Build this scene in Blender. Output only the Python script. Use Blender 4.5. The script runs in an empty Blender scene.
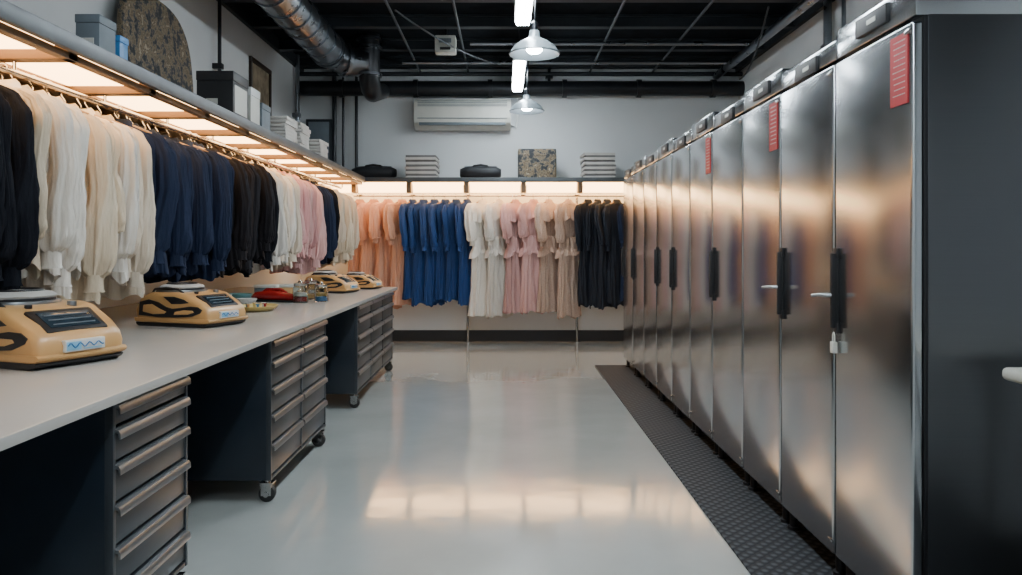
import bpy, bmesh, math, random
from mathutils import Vector, Matrix, noise
random.seed(7)
S = bpy.context.scene
COL = S.collection

# ------------------------------------------------------------ materials
def nt(name):
    m = bpy.data.materials.new(name); m.use_nodes = True
    n = m.node_tree.nodes; l = m.node_tree.links
    return m, n, l, n["Principled BSDF"]

def mat(name, col, rough=0.5, metal=0.0, var=0.12, vscale=6.0, bump=0.0, bscale=80.0,
        stretch=(1, 1, 1), emit=None, estr=0.0, sheen=0.0, spec=0.5, rvar=0.0, trans=0.0, coat=0.0, bdist=.01):
    m, n, l, b = nt(name)
    tc = n.new("ShaderNodeTexCoord"); mp = n.new("ShaderNodeMapping")
    l.new(tc.outputs["Object"], mp.inputs[0]); mp.inputs["Scale"].default_value = stretch
    nz = n.new("ShaderNodeTexNoise"); nz.inputs["Scale"].default_value = vscale
    nz.inputs["Detail"].default_value = 4
    l.new(mp.outputs[0], nz.inputs[0])
    r = n.new("ShaderNodeValToRGB")
    a = [max(0, c * (1 - var)) for c in col]; c2 = [min(1, c * (1 + var)) for c in col]
    r.color_ramp.elements[0].position = 0.3; r.color_ramp.elements[1].position = 0.7
    r.color_ramp.elements[0].color = (*a, 1); r.color_ramp.elements[1].color = (*c2, 1)
    l.new(nz.outputs["Fac"], r.inputs[0]); l.new(r.outputs[0], b.inputs["Base Color"])
    b.inputs["Roughness"].default_value = rough; b.inputs["Metallic"].default_value = metal
    b.inputs["Specular IOR Level"].default_value = spec
    if coat:
        b.inputs["Coat Weight"].default_value = coat; b.inputs["Coat Roughness"].default_value = rough * .8; b.inputs["Coat IOR"].default_value = 1.6
    if rvar:
        mr = n.new("ShaderNodeMapRange"); l.new(nz.outputs["Fac"], mr.inputs[0])
        mr.inputs["To Min"].default_value = max(0, rough - rvar); mr.inputs["To Max"].default_value = rough + rvar
        l.new(mr.outputs[0], b.inputs["Roughness"])
    if bump:
        nb = n.new("ShaderNodeTexNoise"); nb.inputs["Scale"].default_value = bscale
        l.new(mp.outputs[0], nb.inputs[0])
        bp = n.new("ShaderNodeBump"); bp.inputs["Strength"].default_value = bump
        bp.inputs["Distance"].default_value = bdist
        l.new(nb.outputs["Fac"], bp.inputs["Height"]); l.new(bp.outputs[0], b.inputs["Normal"])
        if coat: l.new(bp.outputs[0], b.inputs["Coat Normal"])
    if emit:
        b.inputs["Emission Color"].default_value = (*emit, 1); b.inputs["Emission Strength"].default_value = estr
    if sheen:
        b.inputs["Sheen Weight"].default_value = sheen
    if trans:
        b.inputs["Transmission Weight"].default_value = trans
    return m

def steel_mat(name, col, rough, wav=0.04, grain=(1.5, 1.5, 300), rv=0.025, var=.07):
    m, n, l, b = nt(name)
    tc = n.new("ShaderNodeTexCoord"); mp = n.new("ShaderNodeMapping")
    l.new(tc.outputs["Object"], mp.inputs[0]); mp.inputs["Scale"].default_value = grain
    g = n.new("ShaderNodeTexNoise"); g.inputs["Scale"].default_value = 2.0; g.inputs["Detail"].default_value = 2
    l.new(mp.outputs[0], g.inputs[0])
    w = n.new("ShaderNodeTexNoise"); w.inputs["Scale"].default_value = 1.5; w.inputs["Detail"].default_value = 1
    oi = n.new("ShaderNodeObjectInfo"); ad = n.new("ShaderNodeVectorMath"); ad.operation = 'ADD'
    ms = n.new("ShaderNodeMath"); ms.operation = 'MULTIPLY'; ms.inputs[1].default_value = 20
    l.new(oi.outputs["Random"], ms.inputs[0]); l.new(tc.outputs["Object"], ad.inputs[0]); l.new(ms.outputs[0], ad.inputs[1])
    l.new(ad.outputs[0], w.inputs[0])
    mr = n.new("ShaderNodeMapRange"); l.new(g.outputs["Fac"], mr.inputs[0])
    mr.inputs["To Min"].default_value = rough - rv; mr.inputs["To Max"].default_value = rough + rv
    l.new(mr.outputs[0], b.inputs["Roughness"])
    mc = n.new("ShaderNodeMapRange"); l.new(g.outputs["Fac"], mc.inputs[0])
    mc.inputs["To Min"].default_value = 1 - var; mc.inputs["To Max"].default_value = 1 + var
    hs = n.new("ShaderNodeHueSaturation"); hs.inputs["Color"].default_value = (*col, 1)
    l.new(mc.outputs[0], hs.inputs["Value"]); l.new(hs.outputs[0], b.inputs["Base Color"])
    b2 = n.new("ShaderNodeBump"); b2.inputs["Strength"].default_value = wav; b2.inputs["Distance"].default_value = 0.1
    l.new(w.outputs["Fac"], b2.inputs["Height"])
    l.new(b2.outputs[0], b.inputs["Normal"])
    b.inputs["Metallic"].default_value = 1.0
    return m

def camo_mat(name):
    m, n, l, b = nt(name)
    tc = n.new("ShaderNodeTexCoord")
    nz = n.new("ShaderNodeTexNoise"); nz.inputs["Scale"].default_value = 11; nz.inputs["Detail"].default_value = 6
    nz.inputs["Roughness"].default_value = 0.7
    l.new(tc.outputs["Object"], nz.inputs[0])
    r = n.new("ShaderNodeValToRGB"); r.color_ramp.interpolation = 'CONSTANT'
    e = r.color_ramp.elements
    e[0].color = (0.02, 0.024, 0.03, 1); e[0].position = 0
    e[1].color = (0.22, 0.17, 0.11, 1); e[1].position = 0.49
    for p, c in ((0.44, (0.06, 0.06, 0.06, 1)), (0.54, (0.11, 0.08, 0.05, 1)), (0.6, (0.34, 0.28, 0.2, 1))):
        x = e.new(p); x.color = c
    l.new(nz.outputs["Fac"], r.inputs[0]); l.new(r.outputs[0], b.inputs["Base Color"])
    b.inputs["Roughness"].default_value = 0.8
    return m

def mat_rubber():
    m, n, l, b = nt("rubber_tread")
    tc = n.new("ShaderNodeTexCoord"); mp = n.new("ShaderNodeMapping")
    mp.inputs["Rotation"].default_value = (0, 0, math.radians(45)); mp.inputs["Scale"].default_value = (24, 24, 24)
    l.new(tc.outputs["Object"], mp.inputs[0])
    v = n.new("ShaderNodeTexVoronoi"); v.inputs["Scale"].default_value = 1.0; v.inputs["Randomness"].default_value = 0.0
    l.new(mp.outputs[0], v.inputs[0])
    r = n.new("ShaderNodeValToRGB"); r.color_ramp.elements[0].position = 0.28; r.color_ramp.elements[1].position = 0.5
    r.color_ramp.elements[0].color = (0.070, 0.078, 0.088, 1); r.color_ramp.elements[1].color = (0.012, 0.014, 0.018, 1)
    l.new(v.outputs["Distance"], r.inputs[0]); l.new(r.outputs[0], b.inputs["Base Color"])
    bp = n.new("ShaderNodeBump"); bp.invert = True; bp.inputs["Strength"].default_value = 0.8; bp.inputs["Distance"].default_value = 0.01
    l.new(v.outputs["Distance"], bp.inputs["Height"]); l.new(bp.outputs[0], b.inputs["Normal"])
    b.inputs["Roughness"].default_value = 0.65; b.inputs["Specular IOR Level"].default_value = .3
    return m

M = {}
M["floor"] = mat("epoxy_floor", (0.455, 0.475, 0.46), 0.11, var=0.07, vscale=1.6, bump=0.06, bscale=4.0, rvar=0.035, coat=.8, bdist=.02)
M["wall"] = mat("painted_wall", (0.62, 0.64, 0.65), 0.85, var=0.05, vscale=1.0, bump=0.05, bscale=60)
M["ceil"] = mat("dark_ceiling", (0.006, 0.008, 0.011), 0.95, var=0.3, spec=.1)
M["beam"] = mat("dark_beam", (0.010, 0.014, 0.019), 0.6, var=0.2)
M["black"] = mat("black_plastic", (0.009, 0.009, 0.011), 0.45)
M["blackmetal"] = mat("black_metal", (0.018, 0.020, 0.024), 0.32, metal=0.4)
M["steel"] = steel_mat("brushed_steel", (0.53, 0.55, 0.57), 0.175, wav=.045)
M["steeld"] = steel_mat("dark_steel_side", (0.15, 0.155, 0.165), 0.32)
M["chrome"] = steel_mat("polished_steel", (0.5, 0.5, 0.5), 0.18)
M["galv"] = steel_mat("galvanised_duct", (0.26, 0.28, 0.31), 0.28, grain=(4, 4, 4))
M["cable"] = mat("grey_cable", (0.035, 0.042, 0.05), 0.6)
M["shelfsteel"] = mat("shelf_steel", (0.10, 0.108, 0.115), 0.42, metal=.5)
M["shelfboard"] = mat("shelf_underside", (0.22, 0.16, 0.11), 0.6)
M["rib"] = mat("bronze_rib", (0.20, 0.12, 0.065), 0.45, metal=.3)
M["navy"] = mat("navy_lacquer", (0.008, 0.014, 0.023), 0.33, var=0.15)
M["drawer"] = mat("grey_drawer", (0.052, 0.060, 0.070), 0.33, metal=0.4, var=0.08)
M["alu"] = mat("brushed_aluminium", (0.38, 0.40, 0.42), 0.28, metal=0.9, var=0.05)
M["top"] = mat("laminate_top", (0.46, 0.445, 0.42), 0.18, var=0.04, vscale=2)
M["rubber"] = mat_rubber()
M["wheel"] = mat("wheel_rubber", (0.02, 0.02, 0.02), 0.6)
M["tube"] = mat("tube_light", (1, 1, 1), 0.5, emit=(0.84, 0.94, 1.0), estr=84)
M["warm"] = mat("warm_panel", (1, 0.8, 0.5), 0.5, emit=(1.0, 0.58, 0.25), estr=10.5)
M["bulb"] = mat("bulb_glow", (1, 1, 1), 0.5, emit=(0.86, 0.95, 1.0), estr=75)
M["enamel"] = mat("grey_enamel", (0.19, 0.22, 0.24), 0.3, var=0.04, metal=.2)
M["white"] = mat("white_plastic", (0.66, 0.67, 0.66), 0.4, var=0.03)
M["offwhite"] = mat("aged_plastic", (0.55, 0.55, 0.50), 0.5, var=0.05)
M["tan"] = mat("tan_shell", (0.56, 0.32, 0.125), 0.32, var=0.07)
M["glass"] = mat("dark_glass", (0.02, 0.035, 0.05), 0.08)
M["blue"] = mat("blue_sticker", (0.03, 0.18, 0.42), 0.4)
M["paleblue"] = mat("pale_blue_sticker", (0.22, 0.50, 0.70), 0.4)
M["red"] = mat("red_label", (0.36, 0.010, 0.016), 0.45)
M["greybox"] = mat("grey_card", (0.13, 0.16, 0.185), 0.6)
M["linen"] = mat("white_linen", (0.50, 0.48, 0.45), 0.9, bump=0.3, bscale=50)
M["linend"] = mat("grey_linen", (0.16, 0.155, 0.15), 0.9, bump=0.3, bscale=50)
M["camo"] = camo_mat("mottled_cloth")
M["nylon"] = mat("black_nylon", (0.010, 0.011, 0.014), 0.65, bump=0.4, bscale=25)
M["paper"] = mat("sepia_print", (0.22, 0.17, 0.11), 0.8, var=0.5, vscale=7)
M["wood"] = mat("dark_wood", (0.03, 0.02, 0.014), 0.5)
M["yellow"] = mat("yellow_ceramic", (0.6, 0.45, 0.16), 0.35)
M["clear"] = mat("jar_glass", (0.85, 0.9, 0.9), 0.03, trans=1.0, var=.02)
M["hook"] = mat("hanger_wood", (0.30, 0.18, 0.09), 0.45)
M["skirting"] = mat("black_skirting", (0.014, 0.015, 0.018), 0.5)
M["teal"] = mat("teal_fabric", (0.08, 0.2, 0.2), 0.7)
M["redgl"] = mat("red_gloss", (0.35, 0.015, 0.015), .25)

def fabric(name, col, sheen=0.0, rough=0.75, spec=.3, pattern=0):
    m, n, l, b = nt(name)
    tc = n.new("ShaderNodeTexCoord")
    oi = n.new("ShaderNodeObjectInfo")
    mp = n.new("ShaderNodeMapping"); mp.inputs["Scale"].default_value = (10, 10, 2.2)
    l.new(tc.outputs["Object"], mp.inputs[0])
    nz = n.new("ShaderNodeTexNoise"); nz.inputs["Scale"].default_value = 2.4; nz.inputs["Detail"].default_value = 4
    l.new(mp.outputs[0], nz.inputs[0])
    hs = n.new("ShaderNodeHueSaturation"); hs.inputs["Color"].default_value = (*col, 1)
    mr = n.new("ShaderNodeMapRange"); l.new(oi.outputs["Random"], mr.inputs[0])
    mr.inputs["To Min"].default_value = 0.88; mr.inputs["To Max"].default_value = 1.12
    l.new(mr.outputs[0], hs.inputs["Value"]); l.new(hs.outputs[0], b.inputs["Base Color"])
    if pattern:
        v = n.new("ShaderNodeTexVoronoi"); v.inputs["Scale"].default_value = 60
        l.new(tc.outputs["Object"], v.inputs[0])
        rp = n.new("ShaderNodeValToRGB"); rp.color_ramp.elements[0].position = .2; rp.color_ramp.elements[1].position = .6
        rp.color_ramp.elements[0].color = (.6, .56, .55, 1); rp.color_ramp.elements[1].color = (1, 1, 1, 1)
        l.new(v.outputs["Distance"], rp.inputs[0])
        mx = n.new("ShaderNodeMix"); mx.data_type = 'RGBA'; mx.blend_type = 'MULTIPLY'; mx.inputs[0].default_value = pattern
        l.new(hs.outputs[0], mx.inputs[6]); l.new(rp.outputs[0], mx.inputs[7]); l.new(mx.outputs[2], b.inputs["Base Color"])
    bp = n.new("ShaderNodeBump"); bp.inputs["Strength"].default_value = 0.7; bp.inputs["Distance"].default_value = 0.02
    l.new(nz.outputs["Fac"], bp.inputs["Height"]); l.new(bp.outputs[0], b.inputs["Normal"])
    b.inputs["Roughness"].default_value = rough; b.inputs["Sheen Weight"].default_value = sheen
    b.inputs["Specular IOR Level"].default_value = spec
    return m
FAB = {
 "ivory": fabric("ivory_cotton", (0.64, 0.55, 0.44)),
 "cream": fabric("cream_satin", (0.60, 0.50, 0.37), 0, 0.5),
 "white": fabric("white_cotton", (0.68, 0.64, 0.58)),
 "navy": fabric("navy_wool", (0.016, 0.025, 0.055), 0, .8, .15),
 "black": fabric("black_cotton", (0.006, 0.007, 0.011), 0, .8, .15),
 "ink": fabric("ink_navy_crepe", (0.014, 0.018, 0.028), 0, .7, .3),
 "charcoal": fabric("charcoal_wool", (0.016, 0.015, 0.018), 0, .8, .15),
 "brown": fabric("dark_brown_wool", (0.020, 0.014, 0.013), 0, .8, .15),
 "pink": fabric("blush_pink_satin", (0.56, 0.29, 0.28), 0, 0.6),
 "peach": fabric("peach_satin", (0.58, 0.30, 0.20), 0, 0.6),
 "royal": fabric("royal_blue_satin", (0.010, 0.042, 0.15), 0, 0.6),
 "beige": fabric("beige_lace", (0.56, 0.41, 0.33), 0, 0.7, .2, .35),
 "blush": fabric("pale_blush_chiffon", (0.60, 0.36, 0.34), 0, 0.65),
}

# ------------------------------------------------------------ mesh builder
class MB:
    def __init__(s): s.v = []; s.f = []; s.m = []
    def add(s, vs, fs, mi=0):
        o = len(s.v); s.v += [tuple(v) for v in vs]
        for f in fs: s.f.append([i + o for i in f]); s.m.append(mi)
        return s
    def box(s, x0, x1, y0, y1, z0, z1, mi=0):
        v = [(x, y, z) for x in (x0, x1) for y in (y0, y1) for z in (z0, z1)]
        return s.add(v, [(0, 1, 3, 2), (4, 6, 7, 5), (0, 4, 5, 1), (2, 3, 7, 6), (0, 2, 6, 4), (1, 5, 7, 3)], mi)
    def tube(s, pts, rad, n=14, mi=0, caps=True, flat=1.0, flatu=1.0, rf=None):
        pts = [Vector(p) for p in pts]; rings = []
        if not hasattr(rad, "__len__"): rad = [rad] * len(pts)
        ref = None
        for i, p in enumerate(pts):
            t = (pts[min(i + 1, len(pts) - 1)] - pts[max(i - 1, 0)]).normalized()
            if ref is None:
                ref = Vector((0, 1, 0)) if abs(t.y) < 0.9 else Vector((1, 0, 0))
            u = (ref - t * ref.dot(t)).normalized(); w = t.cross(u); ref = u
            ring = []
            for k in range(n):
                a = 2 * math.pi * k / n
                r = rad[i] * (rf(a, i / (len(pts) - 1)) if rf else 1)
                ring.append(p + u * math.cos(a) * r * flatu + w * math.sin(a) * r * flat)
            rings.append(ring)
        vs = [v for r in rings for v in r]; fs = []
        for i in range(len(rings) - 1):
            for k in range(n):
                a = i * n + k; b = i * n + (k + 1) % n
                fs.append((a, b, b + n, a + n))
        if caps:
            fs.append(tuple(range(n - 1, -1, -1))); fs.append(tuple((len(rings) - 1) * n + k for k in range(n)))
        return s.add(vs, fs, mi)
    def cyl(s, p0, p1, r, n=16, mi=0): return s.tube([p0, p1], r, n, mi)
    def lathe(s, prof, c=(0, 0, 0), n=32, mi=0):
        vs = []; fs = []
        for r, z in prof:
            for k in range(n):
                a = 2 * math.pi * k / n
                vs.append((c[0] + r * math.cos(a), c[1] + r * math.sin(a), c[2] + z))
        for i in range(len(prof) - 1):
            for k in range(n):
                a = i * n + k; b = i * n + (k + 1) % n
                fs.append((a, b, b + n, a + n))
        return s.add(vs, fs, mi)
    def prof(s, pts, y0, y1, mi=0):
        n = len(pts); vs = [(x, y0, z) for x, z in pts] + [(x, y1, z) for x, z in pts]
        fs = [tuple(range(n)), tuple(range(2 * n - 1, n - 1, -1))]
        for i in range(n): j = (i + 1) % n; fs.append((i, i + n, j + n, j))
        return s.add(vs, fs, mi)
    def mesh(s, name, mats, bevel=0, seg=2, sharp=0.7):
        me = bpy.data.meshes.new(name); me.from_pydata(s.v, [], s.f)
        for p, mi in zip(me.polygons, s.m): p.material_index = mi
        bm = bmesh.new(); bm.from_mesh(me)
        bmesh.ops.recalc_face_normals(bm, faces=bm.faces)
        if bevel:
            ed = [e for e in bm.edges if len(e.link_faces) == 2 and e.calc_face_angle(0) > 0.5]
            bmesh.ops.bevel(bm, geom=ed, offset=bevel, segments=seg, profile=0.6, affect='EDGES', clamp_overlap=True)
        bm.to_mesh(me); bm.free()
        for m in mats: me.materials.append(m)
        me.polygons.foreach_set("use_smooth", [True] * len(me.polygons))
        me.set_sharp_from_angle(angle=sharp)
        return me
    def obj(s, name, mats, parent=None, bevel=0, seg=2, loc=(0, 0, 0), rot=(0, 0, 0), label=None, cat=None, sharp=0.7, kind=None):
        if not isinstance(mats, (list, tuple)): mats = [mats]
        o = bpy.data.objects.new(name, s.mesh(name, mats, bevel, seg, sharp))
        COL.objects.link(o); o.location = loc; o.rotation_euler = rot
        if parent: o.parent = parent
        if label: o["label"] = label
        if cat: o["category"] = cat
        if kind: o["kind"] = kind
        return o

def root(name, label, cat, loc=(0, 0, 0), rot=(0, 0, 0), sc=1.0, group=None):
    o = bpy.data.objects.new(name, None); o.empty_display_size = 0.1
    COL.objects.link(o); o.location = loc; o.rotation_euler = rot; o.scale = (sc, sc, sc)
    o["label"] = label; o["category"] = cat
    if group: o["group"] = group
    return o

# ------------------------------------------------------------ room
XL, XR, YB, YN, ZC = -2.8, 3.2, 10.26, -2.5, 3.82
def struct(name, b, m):
    MB().box(*b).obj(name, m, kind="structure")
struct("floor", (XL - .1, XR + .1, YN - .1, YB + .1, -0.1, 0), M["floor"])
struct("ceiling", (XL - .1, XR + .1, YN - .1, YB + .1, ZC, ZC + .1), M["ceil"])
struct("wall_back", (XL - .1, XR + .1, YB, YB + .1, 0, ZC), M["wall"])
struct("wall_left", (XL - .1, XL, YN, YB, 0, ZC), M["wall"])
struct("wall_right", (XR, XR + .1, YN, YB, 0, ZC), M["wall"])
struct("wall_front", (XL - .1, XR + .1, YN - .1, YN, 0, ZC), M["wall"])
struct("baseboard_back", (XL, XR, YB - .02, YB, 0, .15), M["skirting"])
struct("baseboard_left", (XL, XL + .02, YN, YB - .02, 0, .15), M["skirting"])
struct("baseboard_right", (XR - .02, XR, YN, YB - .02, 0, .15), M["skirting"])
struct("trim_1", (XL, XL + .05, YN, YB, ZC - .14, ZC), M["beam"])
struct("trim_2", (XR - .05, XR, YN, YB, ZC - .14, ZC), M["beam"])
struct("trim_3", (XL + .05, XR - .05, YB - .05, YB, ZC - .10, ZC), M["beam"])

for y in (2.0, 4.0, 6.0, 7.3, 8.2, 9.15, 9.95):
    b = MB().box(XL + .05, XR - .05, y - .05, y + .05, ZC - .02, ZC).box(XL + .05, XR - .05, y - .01, y + .01, ZC - .12, ZC - .02).box(XL + .05, XR - .05, y - .05, y + .05, ZC - .135, ZC - .12)
    o = b.obj("ceiling_beam", M["beam"], label="dark painted steel ceiling beam under black roof", cat="beam"); o["group"] = "steel ceiling beams"
for x in (-1.15, -.5, 1.15, 2.0):
    b = MB().cyl((x, 0, ZC - .16), (x, YB - .05, ZC - .16), .014, 10)
    o = b.obj("conduit_pipe", M["cable"], label="thin grey conduit pipe running below the ceiling", cat="pipe"); o["group"] = "ceiling conduits"
def sag(a, b_, drop, r_=.010, n=16):
    P = []
    for i in range(n + 1):
        t = i / n; p = Vector(a).lerp(Vector(b_), t); p.z -= drop * 4 * t * (1 - t); P.append(tuple(p))
    o = MB().tube(P, r_, 8).obj("ceiling_cable", M["cable"], label="thin grey cable sagging under the dark ceiling", cat="cable"); o["group"] = "ceiling cables"
sag((-1.1, 7.5, 3.66), (.1, 9.9, 3.66), .10); sag((2.6, 7.4, 3.66), (3.1, 9.9, 3.5), .15)
MB().cyl((2.86, 0, 3.60), (2.86, YB - .1, 3.60), .05, 14).obj("service_pipe", M["galv"], label="grey service pipe running along the wall under the ceiling", cat="pipe")
for y, x0, x1 in ((8.6, -.4, 2.8), (9.5, -1.3, 2.8)):
    o = MB().cyl((x0, y, ZC - .2), (x1, y, ZC - .2), .022, 10).obj("conduit_pipe", M["galv"], label="thin grey conduit crossing under the ceiling beams", cat="pipe")

# ducts & pipes
d = root("ventilation_duct", "galvanised round spiral ventilation duct with elbow under the ceiling", "duct")
r = .185
arc = [(-2.02, 0, 3.54), (-2.02, 8.55, 3.54)]
for i in range(1, 11):
    a = math.pi / 2 * i / 10
    arc.append((-2.02 + .26 * (1 - math.cos(a)), 8.55 + .38 * math.sin(a), 3.54 - .006 * i))
arc.append((-1.60, 8.93, 3.475))
MB().tube(arc, [r, r] + [r - .003 * i for i in range(10)] + [.15], 32).obj("duct_run", M["galv"], d)
y = 0.3
while y < 8.5:
    MB().tube([(-2.02, y - .014, 3.54), (-2.02, y + .014, 3.54)], r + .014, 28).obj("duct_rib", M["galv"], d); y += .34
MB().tube([(-2.02, 8.50, 3.54), (-2.02, 8.56, 3.54)], r + .024, 28).obj("duct_collar", M["galv"], d)
MB().tube([(-1.915, 8.86, 3.50), (-1.885, 8.885, 3.50)], r + .014, 28).obj("duct_collar", M["galv"], d)
vd = root("vertical_duct", "dark vertical duct stack with flanged collars and elbow to wall pipe", "duct", (-1.62, 8.95, 0))
MB().tube([(0, 0, ZC), (0, 0, 3.36), (0, .03, 3.27), (0, .12, 3.20), (0, .25, 3.18), (-.02, 1.12, 3.38)], [.125, .125, .122, .12, .115, .10], 28).obj("stack", M["blackmetal"], vd)
for z in (3.76, 3.66, 3.34):
    MB().tube([(0, 0, z - .016), (0, 0, z + .016)], .152, 24).obj("flange", M["galv"], vd)
sp = root("service_pipe", "thick dark horizontal service pipe with collars along the wall", "pipe")
MB().cyl((XL + .02, 10.1, 3.42), (XR, 10.1, 3.42), .10, 20).obj("pipe_run", M["blackmetal"], sp)
for x in (-2.2, -1.2, -.2, .8, 1.8, 2.8):
    MB().cyl((x - .03, 10.1, 3.42), (x + .03, 10.1, 3.42), .122, 20).obj("collar", M["blackmetal"], sp)
MB().cyl((XL + .02, 10.12, 3.62), (XR, 10.12, 3.62), .028, 12).obj("conduit_pipe", M["beam"], label="thin dark horizontal conduit above the service pipe", cat="pipe")
for x, z0, r_ in ((-2.32, 2.2, .03), (-2.2, 2.2, .018), (-2.02, 2.2, .022), (.6, 3.53, .02)):
    MB().cyl((x, 10.2, z0), (x, 10.2, ZC), r_, 12).box(x - .05, x + .05, 10.17, 10.26, z0 + .05, z0 + .09).obj(
        "conduit_pipe", M["blackmetal"], label="vertical dark conduit on the painted wall", cat="pipe")
MB().cyl((-2.74, 9.9, 1.95), (-2.74, 9.9, ZC), .03, 12).box(-2.8, -2.7, 9.86, 9.94, 3.0, 3.05).obj(
    "conduit_pipe", M["galv"], label="vertical grey conduit in the wall corner", cat="pipe")
MB().cyl((-2.74, 7.2, 2.2), (-2.74, 7.2, ZC), .018, 12).box(-2.8, -2.71, 7.17, 7.23, 3.0, 3.05).obj(
    "conduit_pipe", M["blackmetal"], label="thin dark vertical conduit on the side wall", cat="pipe")
for yy, xx, r_ in ((7.3, 3.14, .04), (6.95, 3.14, .02)):
    MB().cyl((xx, yy, 1.0), (xx, yy, ZC), r_, 12).box(xx - .05, XR, yy - .05, yy + .05, 3.2, 3.26).obj(
        "conduit_pipe", M["galv"], label="vertical grey conduit fixed to the wall", cat="pipe")
eb = root("electrical_cabinet", "grey wall-mounted electrical cabinet with dark frame", "cabinet", (-2.5, YB, 2.3))
MB().box(-.2, .16, -.1, 0, .0, .72).obj("body", M["beam"], eb, bevel=.01)
MB().box(-.16, .12, -.12, -.1, .04, .68).obj("door", M["greybox"], eb, bevel=.008)

# air conditioner
ac = root("air_conditioner", "cream wall-mounted split air conditioner unit", "air conditioner", (-.57, YB - .004, 2.87))
prof = [(-.22, .08), (-.235, .16), (-.23, .36), (-.19, .41), (0, .42), (0, 0), (-.12, .0)]
b = MB(); n = len(prof)
vs = [(-.65, y, z) for y, z in prof] + [(.65, y, z) for y, z in prof]
b.add(vs, [tuple(range(n)), tuple(range(2 * n - 1, n - 1, -1))] + [(i, i + n, (i + 1) % n + n, (i + 1) % n) for i in range(n)])
b.obj("body", M["offwhite"], ac, bevel=.012)
for i in range(4): MB().box(-.6, .6, -.243 + i * .001, -.225, .30 + i * .022, .306 + i * .022).obj("grille_slot", M["greybox"], ac)
MB().box(-.6, .6, -.245, -.225, .135, .142).obj("seam", M["greybox"], ac)
MB().box(-.58, .58, -.232, -.15, .05, .085).obj("louvre", M["greybox"], ac, bevel=.006)
MB().tube([(.62, -.03, .1), (.72, -.03, .05), (.74, -.03, .2), (.74, -.03, .55)], .014, 8).obj("pipe", M["white"], ac)

cb = root("emergency_light", "small cream ceiling-mounted emergency lamp box", "lamp", (-.68, 8.6, 3.5))
MB().box(-.12, .12, -.08, .08, 0, .2).obj("housing", M["offwhite"], cb, bevel=.02)
MB().cyl((0, 0, .2), (0, 0, .31), .02, 10).obj("stem", M["beam"], cb)
MB().box(-.07, .07, -.09, -.08, .11, .16).obj("lens", M["greybox"], cb, bevel=.004)
MB().box(-.06, .06, -.085, -.08, .03, .06).obj("vent", M["black"], cb)

for y0, y1 in ((4.6, 6.8), (8.15, 9.7), (1.2, 3.4), (-2.2, 0.0)):  # last two fixtures are out of view, added to brighten the near room
    t = root("linear_light", "long slim fluorescent light fixture hung from the ceiling, switched on", "light", (.16, y0, 3.3), group="suspended linear lights")
    L = y1 - y0
    MB().box(-.075, .075, 0, L, .02, .07).obj("housing", M["white"], t, bevel=.008)
    MB().box(-.06, .06, .03, L - .03, -.012, .02).obj("diffuser", M["tube"], t, bevel=.01)
    for yy in (.25, L - .25):
        MB().cyl((0, yy, .07), (0, yy, ZC - 3.3), .005, 8).obj("suspension_wire", M["blackmetal"], t)
def pendant(x, y, z, s):
    p = root("pendant_lamp", "grey enamel dome pendant lamp hung on a thin cord, lit", "lamp", (x, y, z), group="dome pendant lamps")
    pr = [(.20, 0), (.205, .008), (.195, .02), (.17, .06), (.12, .10), (.07, .125), (.045, .14), (.04, .19), (.0, .195)]
    inn = [(.0, .12), (.05, .11), (.10, .085), (.155, .045), (.185, .012), (.20, 0)]
    MB().lathe([(a * s, b_ * s) for a, b_ in inn + pr[1:]], n=40).obj("shade", M["enamel"], p, sharp=1.2)
    MB().lathe([(a * s, b_ * s) for a, b_ in ((0, .01), (.045, .015), (.065, .035), (.06, .06), (.04, .09), (0, .1))], n=24).obj("bulb", M["bulb"], p)
    MB().lathe([(a * s, b_ * s) for a, b_ in ((0, .185), (.03, .185), (.03, .25), (.012, .27), (0, .27))], n=20).obj("cap", M["blackmetal"], p)
    MB().cyl((0, 0, .26 * s), (0.04, 0, ZC - z), .006, 8).obj("cord", M["blackmetal"], p)
pendant(.235, 6.0, 2.83, 1.0)
pendant(.25, 8.6, 2.84, 1.0)

MB().box(.97, 2.2, .6, 8.12, 0, .012).obj("rubber_floor_mat", M["rubber"], bevel=.003, label="dark studded rubber floor mat laid beneath the refrigerators", cat="floor mat")

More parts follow.
